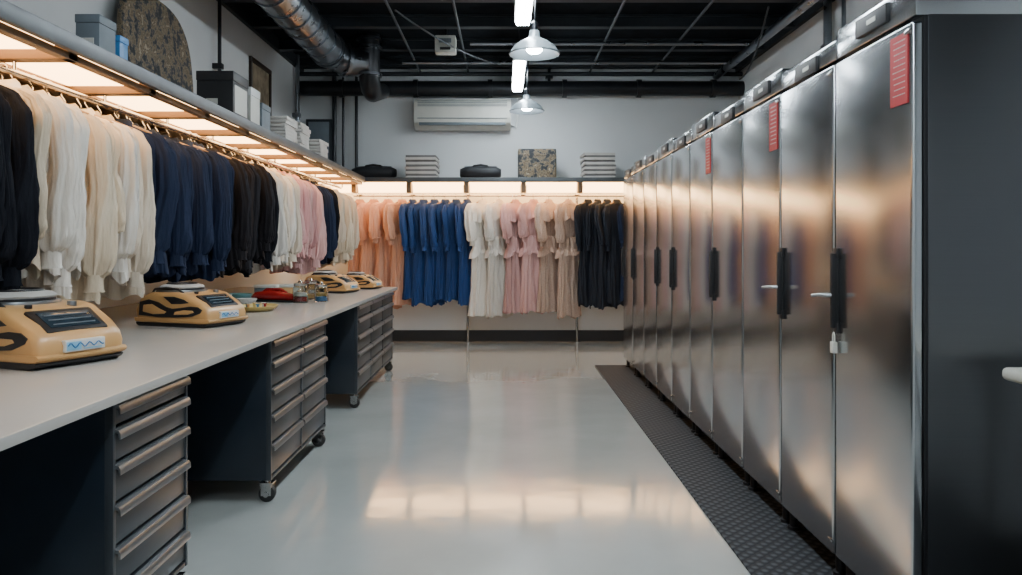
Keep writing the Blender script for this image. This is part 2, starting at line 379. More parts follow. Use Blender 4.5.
# ------------------------------------------------------------ refrigerators
def fridge(y0, w, z_top, handle, lever, tag, padlock, label):
    g = .006
    f = root("refrigerator", label, "refrigerator", (1.27, y0, .012), group="row of upright steel refrigerators")
    a, b_ = g, w - g
    zd = 1.992
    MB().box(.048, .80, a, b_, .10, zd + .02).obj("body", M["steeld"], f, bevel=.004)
    MB().box(.036, .050, a + .002, b_ - .002, .10, zd + .016).obj("door_gasket", M["black"], f, bevel=.002)
    dr = MB().box(.0, .036, a + .004, b_ - .004, .095, zd).obj("door", M["steel"], f, bevel=.010, seg=3)
    MB().box(.010, .80, a, b_, zd + .016, z_top).obj("header", M["steel"], f, bevel=.006)
    MB().box(.14, .78, a + .02, b_ - .02, .060, .10).obj("plinth", M["black"], f)
    for xx in (.045, .72):
        for yy in (.045, w - .045):
            MB().tube([(xx, yy, 0), (xx, yy, .014), (xx, yy, .016), (xx, yy, .10)], [.028, .028, .018, .018], 14).obj("foot", M["black"], f)
    MB().box(.000, .012, w * .5 - .11, w * .5 + .11, z_top - .082, z_top - .018).obj("display_panel", M["black"], f, bevel=.002)
    MB().box(-.002, .001, w * .5 - .04, w * .5 + .02, z_top - .058, z_top - .042).obj("display_screen", M["offwhite"], f)
    for zz in (.14, zd - .03):
        MB().box(-.005, .03, .012, .05, zz - .008, zz + .008).obj("hinge", M["chrome"], f, bevel=.003)
    if handle:
        hy = w - .030
        h = MB().box(-.026, .0, hy - .008, hy + .008, .975, 1.26)
        h.box(-.010, .0, hy - .018, hy + .018, .955, .995).box(-.010, .0, hy - .018, hy + .018, 1.24, 1.28).box(-.006, .0, hy - .013, hy + .013, .99, 1.245)
        h.obj("handle", M["black"], dr, bevel=.003)
    if lever:
        MB().tube([(-.02, w - .030, 1.10), (-.045, w - .026, 1.10), (-.060, w - .005, 1.10), (-.068, w + .040, 1.095)], [.008, .008, .007, .006], 12).obj("lever", M["alu"], dr)
    if padlock:
        k = MB().box(-.024, -.006, w - .044, w - .018, .880, .922)
        k.tube([(-.015, w - .040, .915), (-.015, w - .039, .950), (-.015, w - .031, .958), (-.015, w - .023, .950), (-.015, w - .022, .915)], .003, 8)
        k.obj("padlock", M["offwhite"], dr, bevel=.003)
    if tag:
        MB().box(-.004, .0, .030, .135, 1.74, 1.965).obj("warning_label", M["red"], dr)
        t = MB()
        rr = random.Random(3)
        for i in range(10):
            z = 1.945 - i * .019; y = .044
            while y < .112:
                ln = rr.uniform(.003, .010); t.box(-.0050, -.0038, y, min(y + ln, .122), z - .003, z); y += ln + .005
        lp = t.obj("label_print", M["offwhite"], dr); lp["kind"] = "stuff"
    return f
ys = [2.33, 2.895, 3.46, 4.01, 4.6, 5.15, 5.71, 6.29, 6.86, 7.45, 8.05]
hd = [1, 1, 0, 1, 0, 1, 1, 0, 1, 1]
tg = [1, 0, 1, 0, 1, 0, 0, 0, 0, 0]
ht = [2.12, 2.085, 2.110, 2.085, 2.115, 2.09, 2.115, 2.095, 2.115, 2.09]
for i in range(10):
    lb = "tall brushed stainless steel upright refrigerator"
    if tg[i]: lb += " with a red warning label"
    if i == 0: lb = "tall stainless steel refrigerator with red label and padlocked handle"
    if not hd[i] and not tg[i]: lb += " with plain door"
    fridge(ys[i], ys[i + 1] - ys[i], ht[i], hd[i], i in (0, 1), tg[i], i == 0, lb)

st = root("side_table", "small steel prep table with rounded pale top beside refrigerator", "table", (1.465, 1.3, 0))
MB().box(0, .7, 0, .92, .905, .943).obj("tabletop", M["offwhite"], st, bevel=.018, seg=4)
for xx in (.16, .64):
    for yy in (.06, .80):
        MB().cyl((xx, yy, .012), (xx, yy, .91), .02, 14).obj("leg", M["chrome"], st)
MB().box(.14, .66, .05, .82, .28, .30).obj("lower_shelf", M["chrome"], st)

# ------------------------------------------------------------ worktop and drawer units
XF = -1.18
MB().box(-2.79, -1.13, -.3, 7.9, .838, .87).obj("worktop", M["top"], bevel=.006, label="long pale laminate worktop over the drawer cabinets", cat="worktop")
def caster(par, x, y):
    c = bpy.data.objects.new("caster", None); COL.objects.link(c); c.parent = par; c.location = (x, y, 0)
    MB().tube([(0, -.016, .042), (0, .016, .042)], .042, 24).obj("wheel", M["wheel"], c, bevel=.004)
    b = MB().box(-.026, .026, -.027, -.020, .035, .096).box(-.026, .026, .020, .027, .035, .096).box(-.034, .034, -.030, .030, .093, .101).cyl((0, -.031, .042), (0, .031, .042), .014, 12).cyl((0, 0, .10), (0, 0, .125), .016, 10)
    b.obj("fork", M["chrome"], c)
def drawer_unit(y0, y1, cols, label, heights):
    u = root("drawer_cabinet", label, "cabinet", (XF, y0, 0), group="mobile drawer cabinets")
    W = y1 - y0; D = 1.0
    zb = .12; zt = .836
    b = MB().box(-D, -.02, 0, .018, zb, zt).box(-D, -.02, W - .018, W, zb, zt).box(-D, -.02, .018, W - .018, zb, zb + .02).box(-D, -.02, .018, W - .018, zt - .02, zt).box(-D, -D + .015, .018, W - .018, zb + .02, zt - .02)
    b.obj("body", M["navy"], u, bevel=.003)
    cw = W / cols
    fr = MB()
    for c in range(cols + 1):
        yc = min(max(c * cw, .008), W - .008); fr.box(-.022, .004, yc - .008, yc + .008, zb, zt)
    fr.box(-.022, .002, 0.016, W - .016, zb, zb + .016)
    fr.obj("frame", M["drawer"], u, bevel=.002)
    tot = sum(heights); z = zt - .008; sc = (zt - zb - .028) / tot
    for hh in heights:
        h = hh * sc
        for c in range(cols):
            ya, yb = c * cw + .012, (c + 1) * cw - .012
            dr = MB().box(-.02, .0, ya, yb, z - h + .006, z - .004).box(-.75, -.02, ya + .02, yb - .02, z - h + .012, z - .02)
            dro = dr.obj("drawer", M["drawer"], u, bevel=.003)
            pr = [(0.0, z - .006), (.014, z - .009), (.020, z - .018), (.021, z - .036), (.016, z - .036), (.014, z - .020), (0, z - .014)]
            MB().prof(pr, ya, yb).obj("handle", M["alu"], dro)
        z -= h
    for xx in (-.03, -D + .08):
        for yy in (.05, W - .05):
            caster(u, xx, yy)
drawer_unit(2.25, 2.78, 1, "navy mobile cabinet with grey metal drawers under worktop", [.7, 1, 1.15, 1.2, 1.2, 1.1])
drawer_unit(3.77, 4.92, 2, "navy mobile cabinet with two columns of grey drawers", [.8, 1, 1, 1.1, 1.2])
drawer_unit(5.98, 8.05 - .2, 3, "long navy mobile cabinet with three drawer columns on casters", [.8, 1, 1, 1.1, 1.2])
drawer_unit(.2, .9, 1, "navy mobile cabinet with grey metal drawers at worktop end", [1, 1, 1.2, 1.2])

# ------------------------------------------------------------ machines
def taper(me, flip=1):
    for v in me.vertices:
        t = (v.co.x + .31) / .62
        v.co.y *= 1 - .17 * max(0, t) ** 2
        if v.co.x > 0: v.co.x -= .40 * v.co.y * v.co.y * max(0, t)
def machine(loc, rz, s, label):
    r0 = root("garment_press", label, "press machine", loc, (0, 0, rz), s, group="tan tabletop garment machines")
    def ob(mb, nm, m, bevel=0, seg=2, sharp=.7, tp=True):
        o = mb.obj(nm, m, r0, bevel=bevel, seg=seg, sharp=sharp)
        if tp: taper(o.data)
        return o
    pr = [(-.27, .0), (.27, .0), (.305, .02), (.31, .07), (.290, .108), (.235, .148), (.16, .182), (.12, .203), (.05, .215), (-.18, .215), (-.26, .185), (-.31, .10), (-.30, .02)]
    def slab(pts, y0, y1, cols=8):
        b = MB(); n = len(pts); vs = []
        for c in range(cols + 1):
            y = y0 + (y1 - y0) * c / cols
            vs += [(x, y, z) for x, z in pts]
        fs = [tuple(range(n)), tuple(cols * n + i for i in range(n - 1, -1, -1))]
        for c in range(cols):
            for i in range(n): j = (i + 1) % n; fs.append((c * n + i, (c + 1) * n + i, (c + 1) * n + j, c * n + j))
        return b.add(vs, fs)
    o = slab(pr, -.22, .22).obj("shell", M["tan"], r0)
    bm = bmesh.new(); bm.from_mesh(o.data)
    ed = [e for e in bm.edges if len(e.link_faces) == 2 and e.calc_face_angle(0) > 1.2]
    bmesh.ops.bevel(bm, geom=ed, offset=.030, segments=4, profile=.5, affect='EDGES', clamp_overlap=True)
    bm.to_mesh(o.data); bm.free(); taper(o.data)
    o.data.polygons.foreach_set("use_smooth", [True] * len(o.data.polygons)); o.data.set_sharp_from_angle(angle=.6)
    ob(slab([(-.27, -.012), (.26, -.012), (.29, .0), (.300, .008), (.300, .014), (-.298, .014), (-.298, 0)], -.218, .218), "base", M["black"], .003)
    ob(slab([(-.30, .018), (.300, .018), (.316, .026), (.318, .036), (.306, .044), (-.306, .044)], -.226, .226), "bumper", M["tan"], .004)
    for sy in (-1, 1):
        y = sy * .2205
        def side(pts, off, m, nm):
            ob(MB().prof(pts, min(y + sy * off, y - sy * .012), max(y + sy * off, y - sy * .012)), nm, m, .003)
        side([(-.27, .060), (-.12, .052), (.06, .052), (.18, .060), (.25, .085), (.262, .105), (.23, .125), (.17, .128), (.10, .118), (.02, .108), (-.04, .12), (-.10, .150), (-.18, .168), (-.26, .15)], .003, M["black"], "side_inlay")
        side([(-.23, .085), (-.14, .070), (-.05, .076), (-.03, .088), (-.09, .110), (-.15, .138), (-.225, .13)], .006, M["tan"], "side_trim")
        side([(.04, .070), (.15, .074), (.20, .088), (.19, .100), (.12, .102), (.05, .090)], .006, M["tan"], "side_trim")
        side([(.02, .140), (.10, .142), (.16, .150), (.12, .172), (.04, .190), (-.06, .188)], .003, M["black"], "side_vent")
    A = Vector((.290, 0, .108)); B = Vector((.135, 0, .198))
    def slope_box(u0, u1, y0, y1, h0, h1, m, nm, bev=.004):
        d_ = (B - A); n_ = Vector((-d_.z, 0, d_.x)).normalized()
        if n_.z < 0: n_ = -n_
        vs = []
        for u in (u0, u1):
            for y in (y0, y1):
                for h in (h0, h1):
                    p = A + d_ * u + n_ * h; vs.append((p.x, y, p.z))
        ob(MB().add(vs, [(0, 1, 3, 2), (4, 6, 7, 5), (0, 4, 5, 1), (2, 3, 7, 6), (0, 2, 6, 4), (1, 5, 7, 3)]), nm, m, bev)
    slope_box(.10, .92, -.15, .15, -.03, .010, M["black"], "window_frame", .010)
    slope_box(.22, .78, -.12, .12, .008, .013, M["glass"], "window", .002)
    for i in range(3): slope_box(.30 + i * .17, .325 + i * .17, -.10, .10, .012, .015, M["greybox"], "window_rib", 0)
    ob(MB().box(.296, .322, -.11, .09, .046, .090), "sticker", M["white"], .004)
    ob(MB().box(.320, .3235, -.105, -.035, .052, .084), "sticker_mark", M["paleblue"], .001)
    sq = [(.325, -.10 + i * .0085, .070 + .009 * math.sin(i * 1.15) * (1.1 - i * .02)) for i in range(22)]
    ob(MB().tube(sq, .0026, 6), "sticker_mark", M["blue"], 0)
    ob(MB().box(.322, .324, -.02, .07, .053, .057), "sticker_mark", M["paleblue"], 0)
    MB().tube([(-.11, 0, .205), (-.11, 0, .226)], .172, 36, flatu=.92).obj("top_plate", M["alu"], r0, bevel=.006)
    MB().tube([(-.11, 0, .226), (-.11, 0, .236)], .150, 36, flatu=.92).obj("top_ring", M["black"], r0, bevel=.002)
    MB().lathe([(.142, .234), (.148, .244), (.13, .258), (.09, .264), (.0, .266)], (-.11, 0, 0), 36).obj("top_pad", M["linen"], r0)
    MB().tube([(-.11 + .095 * math.cos(a * .3), .095 * math.sin(a * .3), .265) for a in range(22)], .006, 8).obj("pad_ring", M["black"], r0)
    MB().tube([(.105, .09, .20), (.105, .09, .222)], .018, 16).obj("knob", M["alu"], r0, bevel=.003)
    MB().tube([(.105, -.09, .20), (.105, -.09, .218)], .014, 16).obj("knob", M["black"], r0, bevel=.003)
    MB().tube([(.06, -.15, .205), (.03, -.17, .235), (-.06, -.185, .245), (-.16, -.185, .235), (-.20, -.17, .205)], .008, 8).obj("lid_lever", M["black"], r0)
machine((-1.78, 2.83, .882), math.radians(-24), .94, "tan and black garment press with pale padded top on worktop")
machine((-1.71, 4.13, .880), math.radians(-22), .80, "tan and black garment press with dark window on worktop")
machine((-1.60, 6.95, .880), math.radians(-16), .72, "tan and black garment press near the drawers")
machine((-1.44, 7.55, .880), math.radians(-16), .60, "small tan garment press at the worktop end")

t = root("tray", "oval yellow ceramic tray holding sewing notions", "tray", (-1.66, 5.0, .87))
o = MB().lathe([(0, 0), (.10, 0), (.13, .02), (.14, .035), (.132, .035), (.12, .022), (.0, .012)], n=36).obj("dish", M["yellow"], t); o.scale = (1, 1.25, 1)
for i in range(6):
    a = i * 1.05
    s_ = MB().lathe([(0, 0), (.014, 0), (.014, .003), (.008, .005), (.008, .028), (.014, .03), (.014, .034), (0, .034)], n=14).obj(
        "thread_spool", M[["red", "white", "yellow", "greybox", "tan", "blue"][i]], loc=(-1.66 + .06 * math.cos(a), 5.0 + .07 * math.sin(a), .884), label="small spool of thread in the yellow tray", cat="spool")
    s_["group"] = "thread spools"
b = root("stapler", "low elongated glossy red hand tool lying on the worktop", "tool", (-1.77, 5.8, .87), (0, 0, -.25))
MB().tube([(-.20, 0, .03), (-.17, 0, .045), (-.05, 0, .05), (.06, 0, .045), (.15, 0, .032), (.21, 0, .022)], [.018, .030, .040, .036, .026, .010], 18, flatu=1.3).obj("tool_body", M["redgl"], b, sharp=2)
MB().box(-.19, .20, -.05, .05, 0, .014).obj("tool_base", M["black"], b, bevel=.005)
MB().tube([(-.12, 0, .07), (-.08, 0, .095), (.04, 0, .095), (.09, 0, .07)], .011, 10).obj("grip", M["redgl"], b)
def jar(x, y, s, c1, c2):
    j = root("jar", "clear glass jar of buttons with metal lid on the worktop", "jar", (x, y, .87), sc=s, group="glass jars")
    MB().lathe([(0, 0), (.055, 0), (.058, .01), (.058, .105), (.048, .125), (.044, .13), (.041, .13), (.045, .122), (.055, .104), (.055, .012), (0, .004)], n=28).obj("glass_body", M["clear"], j)
    MB().lathe([(0, .010), (.050, .010), (.050, .045), (0, .05)], n=20).obj("contents", M[c1], j)
    MB().lathe([(0, .052), (.048, .052), (.046, .075), (0, .082)], n=20).obj("contents", M[c2], j)
    MB().lathe([(.047, .126), (.05, .13), (.05, .148), (.02, .154), (.012, .170), (0, .174)], n=24).obj("lid", M["chrome"], j)
jar(-1.56, 5.72, 1.0, "redgl", "offwhite"); jar(-1.42, 5.80, .9, "blue", "yellow"); jar(-1.57, 6.05, 1.0, "tan", "linen")
def bowl(x, y, m, s, lb):
    MB().lathe([(0, 0), (.05, 0), (.055, .008), (.09, .04), (.105, .075), (.1, .075), (.085, .042), (.05, .014), (0, .012)], n=32).obj(
        "bowl", m, loc=(x, y, .87), label=lb, cat="bowl").scale = (s, s, s)
bowl(-2.05, 5.3, M["offwhite"], 1.1, "cream ceramic bowl on the worktop")
bowl(-2.02, 5.7, M["teal"], .9, "teal ceramic bowl on the worktop")
bowl(-1.86, 5.4, M["linen"], .7, "small white ceramic bowl on the worktop")
bowl(-1.70, 4.70, M["greybox"], .45, "small grey bowl beside the yellow tray")
for i, (x, y, z, c, sx, cn) in enumerate(((-2.0, 6.3, .87, "greybox", 1, "grey"), (-1.85, 6.4, .87, "tan", 1, "tan"), (-2.3, 3.5, .87, "linen", 1, "white"), (-2.4, 2.9, .87, "yellow", 1.2, "yellow"), (-2.1, 4.9, .87, "teal", .9, "teal"), (-1.93, 5.08, .87, "offwhite", .6, "cream"), (-1.98, 6.7, .87, "red", .7, "red"))):
    bx = root("storage_tin", "small %s storage tin with lid on the worktop" % cn, "tin", (x, y, z), (0, 0, .2 * i), sx)
    MB().box(-.09, .09, -.06, .06, 0, .08).obj("tin_body", M[c], bx, bevel=.01)
    MB().box(-.094, .094, -.064, .064, .08, .105).obj("lid", M["offwhite"], bx, bevel=.008)

# ------------------------------------------------------------ shelves with warm light panels
ZS = 2.17
ls = root("wall_shelf", "long steel wall shelf with warm light panels and hanging rail", "shelf")
MB().box(-2.8, -1.80, 1.0, 9.62, ZS - .02, ZS).obj("shelf_board", M["shelfboard"], ls)
MB().box(-1.82, -1.79, 1.0, 9.62, ZS - .060, ZS + .012).obj("front_rail", M["shelfsteel"], ls, bevel=.006)
MB().box(-1.87, -1.83, 1.0, 9.60, ZS - .085, ZS - .055).obj("lower_trim", M["rib"], ls, bevel=.003)
MB().box(-2.28, -2.25, 1.0, 9.60, ZS - .09, ZS - .02).obj("rear_trim", M["rib"], ls, bevel=.003)
y = 1.02; step = .72
while y < 9.3:
    y1 = min(y + step, 9.58)
    MB().box(-2.24, -1.875, y + .055, y1 - .055, ZS - .050, ZS - .022).obj("light_panel", M["warm"], ls, bevel=.004)
    b = MB().box(-2.25, -1.83, y1 - .035, y1 + .035, ZS - .085, ZS - .02)
    b.box(-2.78, -2.28, y1 - .02, y1 + .02, ZS - .06, ZS - .02)
    b.obj("bracket", M["rib"], ls, bevel=.003)
    MB().cyl((-2.08, y1, ZS - .085), (-2.08, y1, ZS - .125), .008, 8).obj("rail_hanger", M["chrome"], ls)
    y = y1
RX, RZ = -2.08, 2.035
MB().cyl((RX, 1.0, RZ), (RX, 9.5, RZ), .014, 14).obj("hanging_rail", M["chrome"], ls)

bs = root("wall_shelf", "steel wall shelf with glowing warm panels above hanging dresses", "shelf")
Y0 = 9.64
MB().box(-2.8, 3.15, Y0, 10.26, ZS - .02, ZS).obj("shelf_board", M["shelfboard"], bs)
MB().box(-1.80, 3.15, Y0 - .02, Y0 + .01, ZS - .05, ZS + .012).obj("front_rail", M["shelfsteel"], bs, bevel=.005)
xs = [-2.72, -1.95, -1.24, -.50, .24, .97, 1.7, 2.4, 3.1]
for i in range(len(xs) - 1):
    xa, xb = xs[i] + .045, xs[i + 1] - .045
    MB().add([(xa, Y0 + .03, ZS - .05), (xb, Y0 + .03, ZS - .05), (xa, Y0 + .14, ZS - .175), (xb, Y0 + .14, ZS - .175),
              (xa, Y0 + .05, ZS - .03), (xb, Y0 + .05, ZS - .03), (xa, Y0 + .16, ZS - .155), (xb, Y0 + .16, ZS - .155)],
             [(0, 1, 3, 2), (4, 6, 7, 5), (0, 4, 5, 1), (2, 3, 7, 6), (0, 2, 6, 4), (1, 5, 7, 3)]).obj("light_panel", M["warm"], bs, bevel=.002)
    MB().box(xs[i] + .03, xs[i + 1] - .03, Y0 + .20, 10.2, ZS - .045, ZS - .022).obj("light_panel", M["warm"], bs, bevel=.003)
    MB().box(xs[i + 1] - .03, xs[i + 1] + .03, Y0 + .012, Y0 + .17, ZS - .18, ZS - .02).obj("bracket", M["rib"], bs)
for x in xs[1:8]:
    MB().cyl((x, 9.92, ZS - .045), (x, 9.92, 1.97), .008, 8).obj("rail_hanger", M["chrome"], bs)
BRY, BRZ = 9.92, 1.965
MB().cyl((-2.0, BRY, BRZ), (3.1, BRY, BRZ), .014, 14).obj("hanging_rail", M["chrome"], bs)
for x in (-.50, .97):
    MB().cyl((x, 10.12, 0), (x, 10.12, ZS - .02), .018, 14).cyl((x, 10.12, 0), (x, 10.12, .012), .05, 18).obj("post", M["chrome"], bs)

# ------------------------------------------------------------ garments
def nz(*a): return noise.noise(Vector(a))
def ridge(*a): return .5 - abs(noise.noise(Vector(a))) * 2.2
def ring_mesh(key, L, sd, m, name, hemw=.05, z0=.15):
    N = 96; rows = []
    for t, w, d_, a in key:
        z = -t if t <= z0 else -(z0 + (L - z0) * (t - z0) / (1 - z0))
        rows.append((z, w, d_, a, t))
    fine = []
    for i in range(len(rows) - 1):
        dz = rows[i][0] - rows[i + 1][0]
        n = max(2, int(dz / .035))
        for j in range(n):
            u = j / n; fine.append([rows[i][q] * (1 - u) + rows[i + 1][q] * u for q in range(5)])
    fine.append(list(rows[-1]))
    vs = []; fs = []
    for z, w, d_, a, t in fine:
        sway = .03 * nz(sd, z * 1.5, 3.3)
        for k in range(N):
            th = 2 * math.pi * k / N
            c, s_ = math.cos(th), math.sin(th)
            f = ridge(c * 2.6 + sd + z * .5, s_ * 1.3, z * .8) * .85 + ridge(c * 6 + sd + z * .4, s_ * 3, z * 1.0 + 5) * .55 + nz(c * 3, s_ * 3, z * 7 + sd) * .3
            ex = abs(s_) ** .65 * (1 if s_ > 0 else -1)
            x = (w + a * f * .45) * c + sway; y = (d_ + a * f) * ex + sway * .5
            zz = z + (t ** 5) * (hemw * 1.4 * nz(c * 1.6, s_ * 1.6, sd) - .015 * abs(c))
            vs.append((x, y, zz))
    n = len(fine)
    for i in range(n - 1):
        for k in range(N):
            a_ = i * N + k; b_ = i * N + (k + 1) % N
            fs.append((a_, b_, b_ + N, a_ + N))
    return MB().add(vs, fs).mesh(name, [m], sharp=3.0)
def body_mesh(L, kind, seed, m):
    if kind == "shirt":
        key = [(.070, .045, .026, 0), (.085, .075, .028, 0), (.115, .14, .030, 0), (.15, .182, .030, .003), (.2, .195, .030, .012), (.32, .190, .032, .020), (.55, .192, .034, .030), (.8, .205, .038, .038), (1, .225, .042, .046)]
    elif kind == "slim":
        key = [(.070, .045, .026, 0), (.085, .075, .028, 0), (.115, .15, .032, 0), (.15, .172, .034, .002), (.19, .172, .038, .010), (.28, .155, .040, .016), (.385, .132, .036, .014), (.5, .155, .044, .026), (.7, .165, .048, .034), (1, .185, .054, .045)]
    else:
        key = [(.070, .045, .026, 0), (.085, .075, .028, 0), (.115, .15, .032, 0), (.15, .180, .034, .002), (.19, .185, .040, .010), (.28, .172, .044, .016), (.365, .145, .040, .014), (.385, .115, .030, .008), (.395, .155, .050, .022), (.44, .18, .054, .032), (.6, .19, .056, .042), (.8, .205, .060, .05), (1, .225, .065, .055)]
    return ring_mesh(key, L, seed * 7.31, m, "garment_body")

def sleeve_meshes(L, sgn, seed, m, puff, kind):
    rnd = random.Random(seed * 31 + sgn + 5); sd = seed * 3.7 + sgn
    yo = rnd.uniform(-.05, .0); sp_ = rnd.uniform(-.045, .030); kn = rnd.uniform(-.015, .015)
    P = [(.10, 0, -.114), (.155, 0, -.131), (.198, 0, -.162), (.228, yo * .3, -.235), (.240 + sp_ * .4 + kn, yo, -.24 - L * .35), (.238 + sp_ * .8, yo * 1.5, -.24 - L * .62), (.230 + sp_, yo * 1.6, -.24 - L * .85), (.224 + sp_, yo * 1.6, -.24 - L * .95), (.222 + sp_, yo * 1.6, -.24 - L)]
    if kind == "dress":
        R = [.018, .034, .058, .070, .070, .070, .068, .060, .050]
    elif kind == "slim":
        R = [.012, .026, .042, .050, .048, .046, .044, .042, .038]
    else:
        R = [.010, .022, .036, .050, .053, .060 * puff, .068 * puff, .060 * puff, .034]
    PP = []; RR = []
    for i in range(len(P) - 1):
        for j in range(7):
            u = j / 7; PP.append(tuple(P[i][q] * (1 - u) + P[i + 1][q] * u for q in range(3))); RR.append(R[i] * (1 - u) + R[i + 1] * u)
    PP.append(P[-1]); RR.append(R[-1])
    PP = [(sgn * p[0], p[1], p[2]) for p in PP]
    def rf(a, t):
        g = min(1, t * 3); c, s_ = math.cos(a), math.sin(a)
        return max(.42, 1 + g * (.42 * ridge(c * 1.3 + sd + t * .8, s_ * 1.3, t * 1.3) + (.22 + .20 * t) * ridge(c * 3.6 + sd + t * .5, s_ * 3.6, t * 1.5) + .16 * nz(c * .9 + t * 2, s_ * .9 + sd, t * 9)))
    s_m = MB().tube(PP, RR, 56, caps=True, flatu=.40 if kind == "shirt" else (.55 if kind == "slim" else .70), rf=rf).mesh("sleeve", [m], sharp=3.0)
    e = PP[-1]
    c_m = MB().tube([(e[0], e[1], e[2] + .01), (e[0], e[1], e[2] - .005), (e[0], e[1], e[2] - .050), (e[0], e[1], e[2] - .064)], [.034, .038, .039, .046], 26, flatu=.45, caps=False,
                    rf=lambda a, t: 1 + .16 * nz(math.cos(a) * 3 + sd, math.sin(a) * 3, t)).mesh("cuff", [m], sharp=1.2)
    return s_m, c_m

def collar_mesh(m):
    b = MB(); n = 28; vs = []; fs = []
    for (r1, r2, z) in ((.062, .036, -.085), (.056, .032, -.06), (.050, .028, -.045), (.066, .040, -.062), (.078, .046, -.098)):
        for k in range(n):
            a = 2 * math.pi * k / n
            vs.append((r1 * math.cos(a), r2 * math.sin(a), z - .012 * max(0, -math.sin(a))))
    for i in range(4):
        for k in range(n):
            a = i * n + k; b_ = i * n + (k + 1) % n
            fs.append((a, b_, b_ + n, a + n))
    return b.add(vs, fs).mesh("collar", [m], sharp=2.0)

def hanger_mesh():
    b = MB(); pts = []
    for i in range(10):
        a = math.radians(-20 + i * 24)
        pts.append((.02 * math.cos(a), 0, .02 * math.sin(a) - .001))
    pts += [(-.006, 0, -.026), (0, 0, -.035), (0, 0, -.07)]
    b.tube(pts, .0028, 8, mi=1)
    b.tube([(-.17, 0, -.128), (-.09, 0, -.098), (-.03, 0, -.075), (0, 0, -.070), (.03, 0, -.075), (.09, 0, -.098), (.17, 0, -.128)], [.008, .010, .012, .012, .012, .010, .008], 10, mi=0)
    return b.mesh("clothes_hanger", [M["hook"], M["chrome"]])
HM = hanger_mesh()

CACHE = {}
def garment(kind, fab, var, L, SL, puff, loc, rz, name, label, group, sc=(1, 1, 1), ruffle=False):
    key = (kind, fab, var, L, SL, puff, ruffle)
    if key not in CACHE:
        m = FAB[fab]; sd = var * 5.1 + len(fab)
        rf = []
        if ruffle:
            wz = .15 + (L - .15) * (.385 - .15) / .85
            rf.append(ring_mesh([(.105, .13, .036, 0), (.15, .195, .050, .004), (.3, .215, .058, .02), (.6, .235, .066, .035), (1, .25, .075, .05)], wz * .62, sd, m, "ruffle", .06))
            me = ring_mesh([(.0, .125, .036, .004), (.15, .17, .060, .02), (.5, .20, .070, .04), (1, .225, .08, .05)], .24, sd + 3, m, "ruffle", .06)
            for v in me.vertices: v.co.z -= wz
            rf.append(me)
        CACHE[key] = (body_mesh(L, kind, var * 11 + 1 + len(fab), m), sleeve_meshes(SL, 1, var + len(fab) * 7, m, puff, kind), sleeve_meshes(SL, -1, var + len(fab) * 7, m, puff, kind), collar_mesh(m), rf)
    bm_, s1, s2, cm, rf = CACHE[key]
    g = root(name, label, "clothing", loc, (0, 0, rz), group=group); g.scale = sc
    for me, nm in [(bm_, "garment_body"), (s1[0], "sleeve"), (s2[0], "sleeve"), (s1[1], "cuff"), (s2[1], "cuff"), (cm, "collar")] + [(x, "ruffle") for x in rf]:
        o = bpy.data.objects.new(nm, me); COL.objects.link(o); o.parent = g
    h = bpy.data.objects.new("clothes_hanger", HM); COL.objects.link(h)
    h.location = loc; h.rotation_euler = (0, 0, rz)
    h["label"] = "wooden clothes hanger with steel hook on the rail"; h["category"] = "hanger"; h["group"] = "hangers on the rails"
    return g

zone = [(2.92, ["black"], "blouse"), (4.0, ["ivory", "ivory", "white", "cream"], "blouse"), (5.05, ["navy"], "shirt"),
 (5.5, ["charcoal", "brown"], "shirt"), (6.05, ["charcoal", "black"], "shirt"), (6.7, ["white", "ivory"], "blouse"),
 (7.5, ["pink", "blush"], "blouse"), (8.1, ["navy", "black"], "shirt"), (9.3, ["ivory", "cream"], "blouse")]
y = 2.30; zi = 0; lastv = -1
LABC = {"black": "black", "ivory": "ivory", "cream": "cream", "white": "white", "navy": "navy", "brown": "dark brown", "charcoal": "charcoal", "pink": "blush pink", "blush": "pale blush"}
LS = [.80, .88, .93, .86, .91, .83]; SLS = [.46, .55, .60, .50, .57, .52]
while y < 9.2:
    while y > zone[zi][0]: zi += 1
    f = random.choice(zone[zi][1]); nm = zone[zi][2]
    var = random.randint(0, 5)
    if var == lastv: var = (var + 1) % 6
    lastv = var
    garment("shirt", f, var, LS[var], SLS[var], 1.1 if nm == "blouse" else .85,
            (RX + random.uniform(-.06, .01), y, RZ), random.uniform(-.20, .26), nm,
            "%s long-sleeved %s hanging on a wooden hanger" % (LABC[f], nm), "garments on the long wall rail",
            (random.uniform(.90, 1.04), 1, random.uniform(.96, 1.05)))
    y += random.uniform(.085, .125)

bz = [(-1.92, -1.36, 4, "peach", 1.45, .34, "peach satin dress"),
 (-1.22, -.50, 6, "royal", 1.40, .44, "royal blue satin dress"),
 (-.30, -.08, 2, "white", 1.60, .36, "long ivory ruffled dress"),
 (.14, .38, 2, "blush", 1.55, .32, "pale pink ruffled dress"),
 (.58, .84, 2, "beige", 1.58, .38, "beige lace dress with gathered waist"),
 (1.10, 1.48, 4, "ink", 1.44, .42, "ink navy dress"),
 (1.66, 2.3, 4, "navy", 1.36, .38, "navy dress")]
for x0, x1, n, f, L, SL, lb in bz:
    for i in range(n):
        x = x0 + (x1 - x0) * (i / (n - 1))
        sl = f in ("royal", "ink", "navy")
        garment("slim" if sl else "dress", f, i % 3, L + (.03 * (i % 3) - .02), SL, 1.0, (x, BRY, BRZ), math.radians(random.uniform(34, 54) if sl else random.uniform(28, 46)), "dress", lb + " hanging on the rail", "dresses on the short wall rail", (random.uniform(.86, .98), 1, random.uniform(.98, 1.02)), ruffle=f in ("white", "blush", "beige"))

